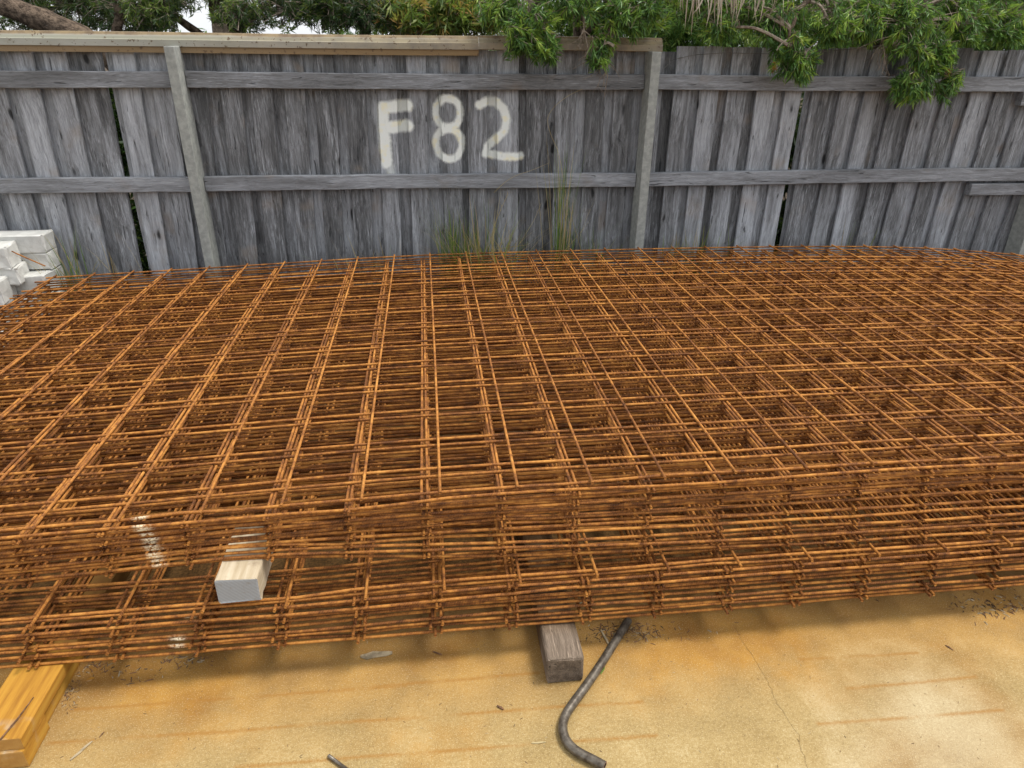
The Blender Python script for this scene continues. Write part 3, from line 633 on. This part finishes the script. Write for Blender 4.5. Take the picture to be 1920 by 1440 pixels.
# tall dry seed stalks
def stalk(pts, rad, label, head=0):
    P = np.array([tuple(ony(a, b, FENCE_Y - .03 - .01 * i)) for i, (a, b) in enumerate(pts)]); tt = np.linspace(0, len(P) - 1, 5 * len(P)); Q = np.array([cat(P, t) for t in tt])
    Q[:, 1] = np.minimum(Q[:, 1], FENCE_Y - .055 if min(p[1] for p in pts) < 330 else FENCE_Y - .02)
    mb = MB(); mb.tube(Q, np.linspace(rad, rad * .5, len(Q)), 5)
    r = random.Random(len(pts))
    for _ in range(head):
        i = len(Q) - 1 - int(r.random() ** 1.3 * 12); blade(mb, Q[i], .028, .003, r.uniform(-3.1, 0), .5, .2, 0, 3)
    return tag(mb.build('dry_stalk', [M_straw], loc=tuple(Q[0])), label, 'grass stalk', 'dry grass stalks against the fence')
stalk([(915, 478), (925, 430), (938, 395), (952, 365)], .0022, 'thick dry seed stalk leaning right below the middle rail', 12)
stalk([(1075, 478), (1066, 420), (1058, 350), (1048, 290), (1032, 250), (1027, 222), (1040, 200), (1065, 180), (1092, 167)], .0016, 'long dry grass stalk arching up beside the tall green grass', 0)
stalk([(905, 478), (940, 466), (975, 461), (990, 459)], .0022, 'dry bent stalk lying low across the grass tuft', 10)
stalk([(925, 360), (945, 342), (965, 330), (1000, 318), (1028, 306)], .0013, 'fine pale stalk crossing the middle rail', 0)
stalk([(1092, 478), (1078, 430), (1068, 390)], .002, 'short pale stalk beside the tall green grass', 4)
stalk([(975, 455), (1000, 415), (1015, 380)], .0012, 'thin dry stalk standing alone under the middle rail', 0)

# ------------------------------------------------------------------ trees behind and over the fence
def leaf_arrays(P, D, L, W, bend, rr):
    """vectorised narrow leaves: P base points, D unit directions; 6 verts (folded blade), 4 tris-quads"""
    N = len(P); ref = rr.normal(size=(N, 3)); S = np.cross(D, ref); S /= np.linalg.norm(S, axis=1)[:, None] + 1e-9; Nn = np.cross(S, D)
    L = L[:, None]; W = W[:, None]; b = bend[:, None]
    m1 = P + D * L * .45 + Nn * W * .15
    tip = P + D * L + Nn * L * b - np.array([0, 0, 1]) * L * .10
    V = np.stack([P, m1 - S * W, m1 + S * W, tip], 1).reshape(-1, 3)
    i = np.arange(N)[:, None] * 4; F = np.concatenate([i + np.array([0, 2, 3, 1])], 0)
    return V, F
def rosettes(C, D, rr, nleaf=22, L=.045, W=.0032, stem=.09, open_=.75):
    """leaf whorls along the last `stem` metres of each twig ending at C with direction D"""
    N = len(C); t = rr.uniform(-1, .1, (N, nleaf)) ** 1; s = np.clip(t, -1, 0)
    P = C[:, None] + D[:, None] * (s * stem)[..., None]
    Q = rr.normal(size=(N, nleaf, 3)); Q -= (Q * D[:, None]).sum(-1, keepdims=True) * D[:, None]; Q /= np.linalg.norm(Q, axis=-1, keepdims=True)
    o = open_ * rr.uniform(.55, 1.35, (N, nleaf, 1)); o = o * (.55 + .45 * np.minimum(1, -t * 3 + .2))[..., None]
    E = D[:, None] + Q * o; E /= np.linalg.norm(E, axis=-1, keepdims=True)
    M_ = N * nleaf
    return leaf_arrays(P.reshape(-1, 3), E.reshape(-1, 3), L * rr.uniform(.6, 1.15, M_), W * rr.uniform(.8, 1.2, M_), rr.normal(0, .10, M_), rr)
def tree(name, base, label, limbs, sprays, leafmats, seed, L=.050, W=.0034, nleaf=28, open_=.85, stem=.08, tipfrac=.12, cat='tree', twigs=True, lr=.05, group=None, keep=None):
    """limbs: list of polylines (list of xyz) with start radius; sprays: (centre, radii, count, main direction, droop)"""
    rr = np.random.default_rng(seed); root = empty(name, base); tag(root, label, cat, group)
    nodes = []
    for i, (pts, r0, r1) in enumerate(limbs):
        P = np.array(pts, float); tt = np.linspace(0, len(P) - 1, 6 * len(P)); Q = np.array([cat_(P, t) for t in tt]); Q += rr.normal(0, .006, Q.shape) * (np.linspace(0, 1, len(Q))[:, None])
        V, F, U = tube(Q, np.linspace(r0, r1, len(Q)) * (1 + rr.normal(0, .04, len(Q))), 9); mk('trunk' if i == 0 else 'branch', V, F, M_bark, root, smooth=True); nodes.append(Q)
    nodes = np.concatenate(nodes)
    Cs, Ds, tipm = [], [], []; tw = MB()
    for (c, rad, cnt, dirv, dr) in sprays:
        u = rr.normal(size=(cnt, 3)); u /= np.linalg.norm(u, axis=1)[:, None]; u *= (rr.random(cnt) ** (1 / 2.2))[:, None]
        C = np.array(c) + u * np.array(rad)
        if keep is not None: C = C[keep(C)]
        D = np.array(dirv) + rr.normal(0, .55, (len(C), 3)) + u[:len(C)] * .5; D[:, 2] -= dr; D /= np.linalg.norm(D, axis=1)[:, None]
        # main twig of the spray from the nearest limb node
        nn = nodes[np.argmin(((nodes - np.array(c)) ** 2).sum(1))]
        mid = np.array(c) - np.array(dirv) * np.array(rad).mean() * .6
        stemP = np.array([nn, nn * .5 + mid * .5 + [0, 0, .04], mid, np.array(c)]); SQ = np.array([cat_(stemP, t) for t in np.linspace(0, 3, 16)])
        if twigs: tw.tube(SQ, np.linspace(.010, .0035, 16), 5)
        if twigs:
            for q, dd in zip(C[::1], D[::1]):
                j = SQ[min(15, 4 + int(np.argmin(((SQ[4:] - (q - dd * .08)) ** 2).sum(1))))]
                k = q - dd * stem; tw.tube(np.array([j, j * .45 + k * .55 + [0, 0, .01], k, q]), [.0026, .002, .0016, .001], 4)
        Cs.append(C); Ds.append(D)
    C = np.concatenate(Cs); D = np.concatenate(Ds)
    tip = rr.random(len(C)) < tipfrac
    Vs, Fs, Ms, off = [], [], [], 0
    for mi, sel in ((0, ~tip), (1, tip)):
        if sel.sum() == 0: continue
        V, F = rosettes(C[sel], D[sel], rr, nleaf, L, W, stem, open_); Vs.append(V); Fs.append(F + off); Ms += [mi] * len(F); off += len(V)
    mk('crown', np.concatenate(Vs), np.concatenate(Fs), None, root, mats=leafmats, mi=Ms)
    if twigs and tw.n: tw.build('twigs', [M_twig], root)
    return root
cat_ = cat
def sp(px, py, y, rx, ry, rz, cnt, d=(0, -.3, -.5), dr=.2): return (tuple(ony(px, py, y)), (rx, ry, rz), cnt, d, dr)
overfence = lambda C: ~((C[:, 2] < 1.56) & (C[:, 1] > FENCE_Y - .07))          # nothing pokes through the palings
# bottlebrush hanging over the middle of the fence
tree('bottlebrush_tree', (.95, 4.75, 0), 'bottlebrush tree whose leafy sprays hang over the end of the brown steel channel',
     [([(.95, 4.75, -.05), (1.0, 4.72, .7), (.95, 4.6, 1.5), (.9, 4.5, 2.2)], .06, .03), ([(.95, 4.6, 1.5), (.85, 4.35, 1.72), (.65, 4.05, 1.76), (.55, 3.88, 1.62)], .022, .006), ([(.95, 4.6, 1.5), (1.05, 4.3, 1.72), (1.0, 4.02, 1.70), (.98, 3.9, 1.5)], .018, .005),
      ([(.95, 4.6, 1.55), (1.25, 4.35, 1.75), (1.45, 4.1, 1.8), (1.6, 3.95, 1.75)], .02, .006)],
     [sp(1000, 62, 3.88, .15, .12, .12, 95, (0, -.3, -.5)), sp(970, 85, 3.9, .06, .06, .05, 16), sp(1022, 95, 3.88, .07, .06, .07, 30), sp(1140, 70, 3.92, .06, .06, .08, 26), sp(1118, 115, 3.9, .06, .05, .06, 20, (0, -.2, -.6)),
      sp(1165, 30, 3.95, .12, .12, .06, 42), sp(1090, 15, 4.0, .22, .18, .08, 54), sp(1210, 20, 4.0, .14, .14, .09, 52), sp(940, 25, 4.05, .14, .15, .08, 70), sp(1050, -40, 4.1, .4, .3, .16, 150), sp(1190, 55, 3.93, .05, .05, .05, 14), sp(1240, -30, 4.2, .3, .3, .18, 120)],
     [M_leafA, M_leafT], 41, tipfrac=.26, keep=overfence, group='trees behind the fence')
tree('bottlebrush_tree', (2.9, 4.9, 0), 'large bottlebrush tree drooping over the uncapped leaning palings',
     [([(2.9, 4.9, -.05), (2.85, 4.85, .7), (2.9, 4.75, 1.5), (3.0, 4.6, 2.4)], .09, .05), ([(2.9, 4.75, 1.45), (2.6, 4.45, 1.68), (2.3, 4.2, 1.74), (2.0, 3.95, 1.70), (1.9, 3.85, 1.5)], .035, .006), ([(2.9, 4.75, 1.5), (2.85, 4.4, 1.75), (2.75, 4.05, 1.75), (2.68, 3.88, 1.5)], .03, .006),
      ([(2.9, 4.75, 1.5), (3.2, 4.5, 1.75), (3.5, 4.3, 1.85), (3.9, 4.2, 1.9)], .04, .012), ([(2.9, 4.75, 1.4), (3.3, 4.6, 1.62), (3.75, 4.4, 1.72), (4.3, 4.3, 1.85)], .045, .02)],
     [sp(1480, 105, 3.9, .10, .08, .13, 60, (0, -.2, -.6)), sp(1498, 140, 3.88, .07, .06, .06, 22, (0, -.2, -.7)), sp(1515, 120, 3.88, .06, .05, .06, 18), sp(1460, 50, 3.95, .18, .12, .10, 58), sp(1560, 45, 3.95, .16, .12, .09, 54), sp(1400, 30, 4.0, .18, .12, .09, 48),
      sp(1700, 60, 3.9, .24, .12, .14, 112), sp(1735, 120, 3.88, .16, .08, .12, 68, (.1, -.2, -.6)), sp(1710, 170, 3.86, .12, .07, .06, 60, (-.1, -.2, -.6)), sp(1780, 160, 3.88, .06, .05, .09, 30), sp(1690, 165, 3.86, .06, .05, .05, 24, (-.5, -.2, -.4)), sp(1765, 110, 3.88, .08, .06, .08, 40),
      sp(1640, 30, 4.0, .25, .15, .10, 60), sp(1800, 35, 4.0, .25, .15, .10, 66), sp(1880, 45, 4.05, .16, .15, .10, 48), sp(1330, 25, 4.05, .16, .14, .1, 48), sp(1500, -40, 4.2, .5, .3, .18, 180), sp(1750, -40, 4.2, .6, .3, .2, 220), sp(1950, 0, 4.15, .3, .2, .2, 120), sp(1600, 55, 4.3, .5, .15, .08, 66), sp(1350, 62, 3.95, .10, .06, .05, 34), sp(1560, 66, 3.92, .10, .06, .05, 34), sp(1630, 58, 3.92, .09, .06, .06, 34), sp(1815, 70, 3.92, .08, .06, .05, 30), sp(1890, 66, 3.95, .10, .06, .05, 34), sp(1850, 60, 4.35, .4, .15, .1, 60)],
     [M_leafA, M_leafT], 42, tipfrac=.22, keep=overfence, group='trees behind the fence')
# red flower remains on the hanging tip
for i, (px, py) in enumerate(((1452, 128), (1778, 133))):
    mb = MB(); c = np.array(tuple(ony(px, py, 3.83))); rr_ = random.Random(i)
    for _ in range(46):
        v = np.array([rr_.gauss(0, 1), rr_.gauss(0, 1), rr_.gauss(0, 1)]); v /= np.linalg.norm(v); o_ = np.array([0, 0, rr_.uniform(-.022, .022)])
        w_ = np.cross(v, [.3, .5, .8]); mb.add([c + o_, c + o_ + v * .016 + w_ * .0012, c + o_ + v * .018, c + o_ + v * .016 - w_ * .0012], [[0, 1, 2, 3]])
    tag(mb.build('flower_spike', [M_redfl], loc=tuple(c)), ['dull red spent flower spike on the hanging sprig over the top rail', 'small red flower spike among the lowest hanging leaves'][i], 'flower')
# bare dead twigs hanging below the middle bottlebrush
def dead_twigs(px, py, label, seed, scale=1):
    r = random.Random(seed); mb = MB()
    p0 = np.array(tuple(ony(px, py, 3.93))); stem = np.array([p0 + [0, .12, .16], p0 + [.0, .02, .05], p0, p0 + [.03 * scale, -.02, -.12 * scale]]); Q = np.array([cat(stem, t) for t in np.linspace(0, 3, 14)])
    mb.tube(Q, np.linspace(.0045, .0026, 14), 5)
    for k_ in range(11):
        b = Q[r.randint(7, 13)]; e = b + np.array([r.gauss(.02, .05), r.gauss(-.01, .02), -r.uniform(.05, .15)]) * scale; mid = (b + e) / 2 + np.array([r.gauss(0, .012), 0, r.gauss(0, .008)])
        mb.tube(np.array([b, mid, e]), [.0022, .0016, .0008], 4)
        for _ in range(2): f = mid + (e - mid) * r.random(); mb.tube(np.array([f, f + [r.gauss(0, .025), r.gauss(0, .01), -r.uniform(.02, .05)]]), [.0011, .0006], 3)
    return tag(mb.build('dead_twig', [M_twig], loc=tuple(p0)), label, 'twig', 'bare hanging twigs')
dead_twigs(1130, 95, 'bare grey twig spray hanging down to the top rail', 3, 1.0)
dead_twigs(1095, 55, 'bare grey twig hanging across the brown steel channel', 4, .8)
dead_twigs(1655, 70, 'bare twig hanging among the leaves over the leaning palings', 6, .8)
# dry palm fronds
pt = empty('palm_tree', (2.6, 7.7, 0)); tag(pt, 'palm with dry brown fronds hanging down behind the bottlebrush', 'tree', 'trees behind the fence')
V, F, U = tube([(2.6, 7.7, -.05), (2.62, 7.7, .8), (2.58, 7.68, 1.6), (2.6, 7.67, 2.9)], [.12, .10, .10, .11], 12); mk('trunk', V, F, M_bark, pt, smooth=True)
r = random.Random(12)
for (px, py, n_, w_) in ((1298, -5, 26, .05), (1382, -12, 60, .055), (1440, -18, 46, .07), (1335, -12, 20, .05)):
    e = np.array(tuple(ony(px, py, 3.84 if px != 1440 else 3.88))); Pm = np.array([(2.6, 7.67, 2.8), (e[0] * .5 + 1.3, 6.0, 3.0), (e[0], 4.4, 2.4), e + [0, 0, .04]]); Q = np.array([cat(Pm, t) for t in np.linspace(0, 3, 16)])
    mb = MB(); mb.tube(Q, np.linspace(.012, .006, 16), 5)
    for _ in range(n_):
        b = Q[r.randint(13, 15)] + np.array([r.gauss(0, w_), r.gauss(0, .02), r.uniform(-.03, .03)]); L = r.uniform(.10, .22); w = r.uniform(.006, .013); dx = r.gauss(0, .025); tw_ = r.uniform(-.6, .6); V = []
        for i in range(5):
            t = i / 4; cc = b + np.array([dx * t * t, -.02 * t, -L * t]); s_ = np.array([math.cos(tw_ + t), math.sin(tw_ + t) * .6, 0]) * w * (1 - t ** 3 * .85) / 2
            V += [cc - s_, cc + s_]
        mb.add(V, [[2 * i, 2 * i + 1, 2 * i + 3, 2 * i + 2] for i in range(4)])
    mb.build('dry_frond', [M_frond], pt)
# dark conifer-like trees on the left
def up(C): return C[:, 1] > 4.25
tree('dark_tree', (-2.35, 4.9, 0), 'dark green tree with a thick leaning brown trunk behind the fence corner',
     [([(-1.55, 4.75, 1.0), (-1.85, 4.72, 1.44), (-2.2, 4.72, 1.62), (-2.75, 4.72, 1.82), (-3.2, 4.7, 2.0)], .065, .055), ([(-1.55, 4.75, -.05), (-1.5, 4.75, .5), (-1.55, 4.75, 1.0)], .09, .07), ([(-1.85, 4.8, 1.4), (-1.75, 4.8, 1.6), (-1.72, 4.8, 1.85)], .03, .02), ([(-2.5, 4.72, 1.74), (-2.2, 5.1, 1.9), (-1.7, 5.3, 2.1)], .03, .012)],
     [sp(40, 0, 5.2, .4, .3, .16, 88, (0, -.3, .2), .3), sp(140, 10, 5.1, .35, .3, .16, 126, (0, -.3, .2), .3), sp(230, 25, 5.0, .28, .25, .14, 126, (0, -.3, .1), .3), sp(180, -60, 5.1, .8, .3, .2, 260, (0, -.2, 0), .2), sp(60, 40, 5.3, .4, .2, .1, 56, (0, -.2, .3), 0)],
     [M_leafD, M_leafG], 51, L=.06, W=.0030, nleaf=20, tipfrac=.10, keep=up, group='trees behind the fence')
tree('green_tree', (-1.25, 5.2, 0), 'mid green fine leaved tree behind the cream steel channel',
     [([(-1.25, 5.2, -.05), (-1.2, 5.15, .8), (-1.25, 5.05, 1.5), (-1.15, 5.0, 2.2)], .07, .05), ([(-1.22, 5.1, 1.4), (-1.5, 4.9, 1.65), (-1.8, 4.8, 1.8)], .03, .01), ([(-1.25, 5.05, 1.45), (-.9, 4.85, 1.7), (-.6, 4.8, 1.75)], .03, .008)],
     [sp(285, 22, 4.75, .16, .2, .12, 170, (0, -.3, .1), .2), sp(320, -5, 4.8, .16, .2, .09, 66, (0, -.3, .1), .2), sp(450, 30, 4.8, .2, .2, .1, 105, (0, -.3, .2), .2), sp(410, -10, 4.9, .12, .2, .06, 20, (0, -.3, .1), .2), sp(540, 20, 4.8, .3, .2, .1, 133, (0, -.3, .1), .2), sp(480, -60, 5, .7, .3, .18, 200, (0, -.2, 0), .2)],
     [M_leafD, M_leafG], 52, L=.045, W=.0028, nleaf=22, tipfrac=.40, keep=up, group='trees behind the fence')
st = np.array(tuple(ony(412, 46, 4.75)))
V, F = rbox(st[0], 4.75, 1.50, .085, .085, .17, .012, .004, .4, (2, 2, 3)); tag(mk('sawn_stump', V, F, M_bearer, loc=(st[0], 4.75, 1.42)), 'sawn grey stump end showing just above the cream steel channel', 'stump')
V, F, U = tube([(st[0], 4.75, -.02), (st[0] + .02, 4.75, .7), (st[0], 4.75, 1.43)], [.06, .05, .042], 10); mk('stump_stem', V, F, M_bark, bpy.data.objects['sawn_stump'], smooth=True)
tree('dark_tree', (-.35, 5.1, 0), 'dense dark green shrub tree between the fine leaved tree and the orange tipped bush',
     [([(-.35, 5.1, -.05), (-.3, 5.1, .8), (-.35, 5.0, 1.5), (-.3, 5.0, 2.1)], .05, .03)],
     [sp(620, 15, 4.8, .25, .2, .12, 220, (0, -.3, .2), .2), sp(690, 20, 4.75, .16, .2, .12, 160, (0, -.3, .2), .2), sp(600, -50, 4.9, .5, .3, .16, 160, (0, -.2, 0), .2)],
     [M_leafD, M_leafG], 53, L=.045, W=.0032, nleaf=22, tipfrac=.14, keep=up, group='trees behind the fence')
tree('orange_tipped_bush', (.05, 5.3, 0), 'light green bush with orange tipped leaves behind the channel above F82',
     [([(.05, 5.3, -.05), (.08, 5.3, .7), (.02, 5.2, 1.4), (.05, 5.1, 1.8)], .04, .02), ([(.02, 5.2, 1.4), (.3, 5.1, 1.6), (.5, 5.0, 1.75)], .02, .008)],
     [sp(760, 30, 4.8, .22, .2, .12, 150, (0, -.3, .3), .1), sp(830, 25, 4.9, .25, .2, .13, 170, (0, -.3, .3), .1), sp(900, 25, 5.0, .22, .2, .13, 130, (0, -.3, .3), .1), sp(800, -40, 5.1, .5, .3, .14, 130, (0, -.2, .2), .1)],
     [M_leafG, M_leafY], 54, L=.085, W=.0065, nleaf=13, open_=.9, stem=.10, tipfrac=.28, keep=up, cat='bush', group='trees behind the fence')
# tall hedge well behind, so that the gaps between the near trees show more leaves
tree('background_tree', (-1.8, 7.6, 0), 'dark green tree standing well behind the cream channel end of the fence', [([(-1.8, 7.6, -.05), (-1.8, 7.6, 1.2), (-1.7, 7.6, 2.3)], .1, .05)],
     [((-3.6, 7.4, 1.8), (.9, .4, .55), 70, (0, -.3, .1), .2), ((-2.3, 7.5, 1.75), (.8, .4, .5), 40, (0, -.3, .1), .2), ((-1.1, 7.6, 1.6), (.5, .4, .30), 20, (0, -.3, .1), .2)], [M_leafD, M_leafA], 61, L=.08, W=.006, nleaf=20, tipfrac=.3, twigs=False, stem=.14, group='trees behind the fence')
tree('background_tree', (.3, 7.4, 0), 'green tree standing well behind the orange tipped bush', [([(.3, 7.4, -.05), (.3, 7.4, 1.2), (.4, 7.4, 2.3)], .1, .05)],
     [((-.2, 7.3, 1.75), (.8, .4, .5), 330, (0, -.3, .1), .2), ((1.4, 6.9, 1.62), (.9, .4, .5), 1000, (0, -.3, .1), .2)], [M_leafA, M_leafG], 62, L=.08, W=.006, nleaf=20, tipfrac=.3, twigs=False, stem=.14, group='trees behind the fence')
tree('background_tree', (4.2, 7.0, 0), 'green tree standing well behind the large bottlebrush', [([(4.2, 7.0, -.05), (4.2, 7.0, 1.2), (4.2, 7.0, 2.4)], .1, .05)],
     [((2.5, 6.6, 1.62), (1.0, .5, .5), 1200, (0, -.3, .1), .2), ((3.9, 6.6, 1.62), (1.0, .5, .5), 1200, (0, -.3, .1), .2), ((5.3, 6.6, 1.62), (1.0, .5, .5), 1200, (0, -.3, .1), .2)], [M_leafA, M_leafG], 63, L=.08, W=.006, nleaf=20, tipfrac=.3, twigs=False, stem=.14, group='trees behind the fence')

# low shrubs in the shade behind the palings
for i, (x0, lab) in enumerate(((-1.98, 'shaded dark shrub behind the open gap near the white blocks'), (2.40, 'shaded green shrub behind the dark gap in the leaning palings'), (.2, 'shaded dark shrub hidden behind the palings with the figures'))):
    tree('dark_shrub', (x0, 4.75, 0), lab, [([(x0, 4.75, -.03), (x0 + .03, 4.75, .4), (x0, 4.75, .9)], .02, .008)],
         [((x0, 4.72, .35), (.55, .30, .36), 330, (0, -.4, .3), 0), ((x0 + .05, 4.72, .95), (.5, .30, .40), 360, (0, -.4, .3), 0)], [M_leafD, M_leafA], 70 + i, L=.08, W=.008, nleaf=18, tipfrac=.2, twigs=False, stem=.12, cat='shrub', group='shrubs behind the fence', keep=lambda C: C[:, 1] > 4.33)
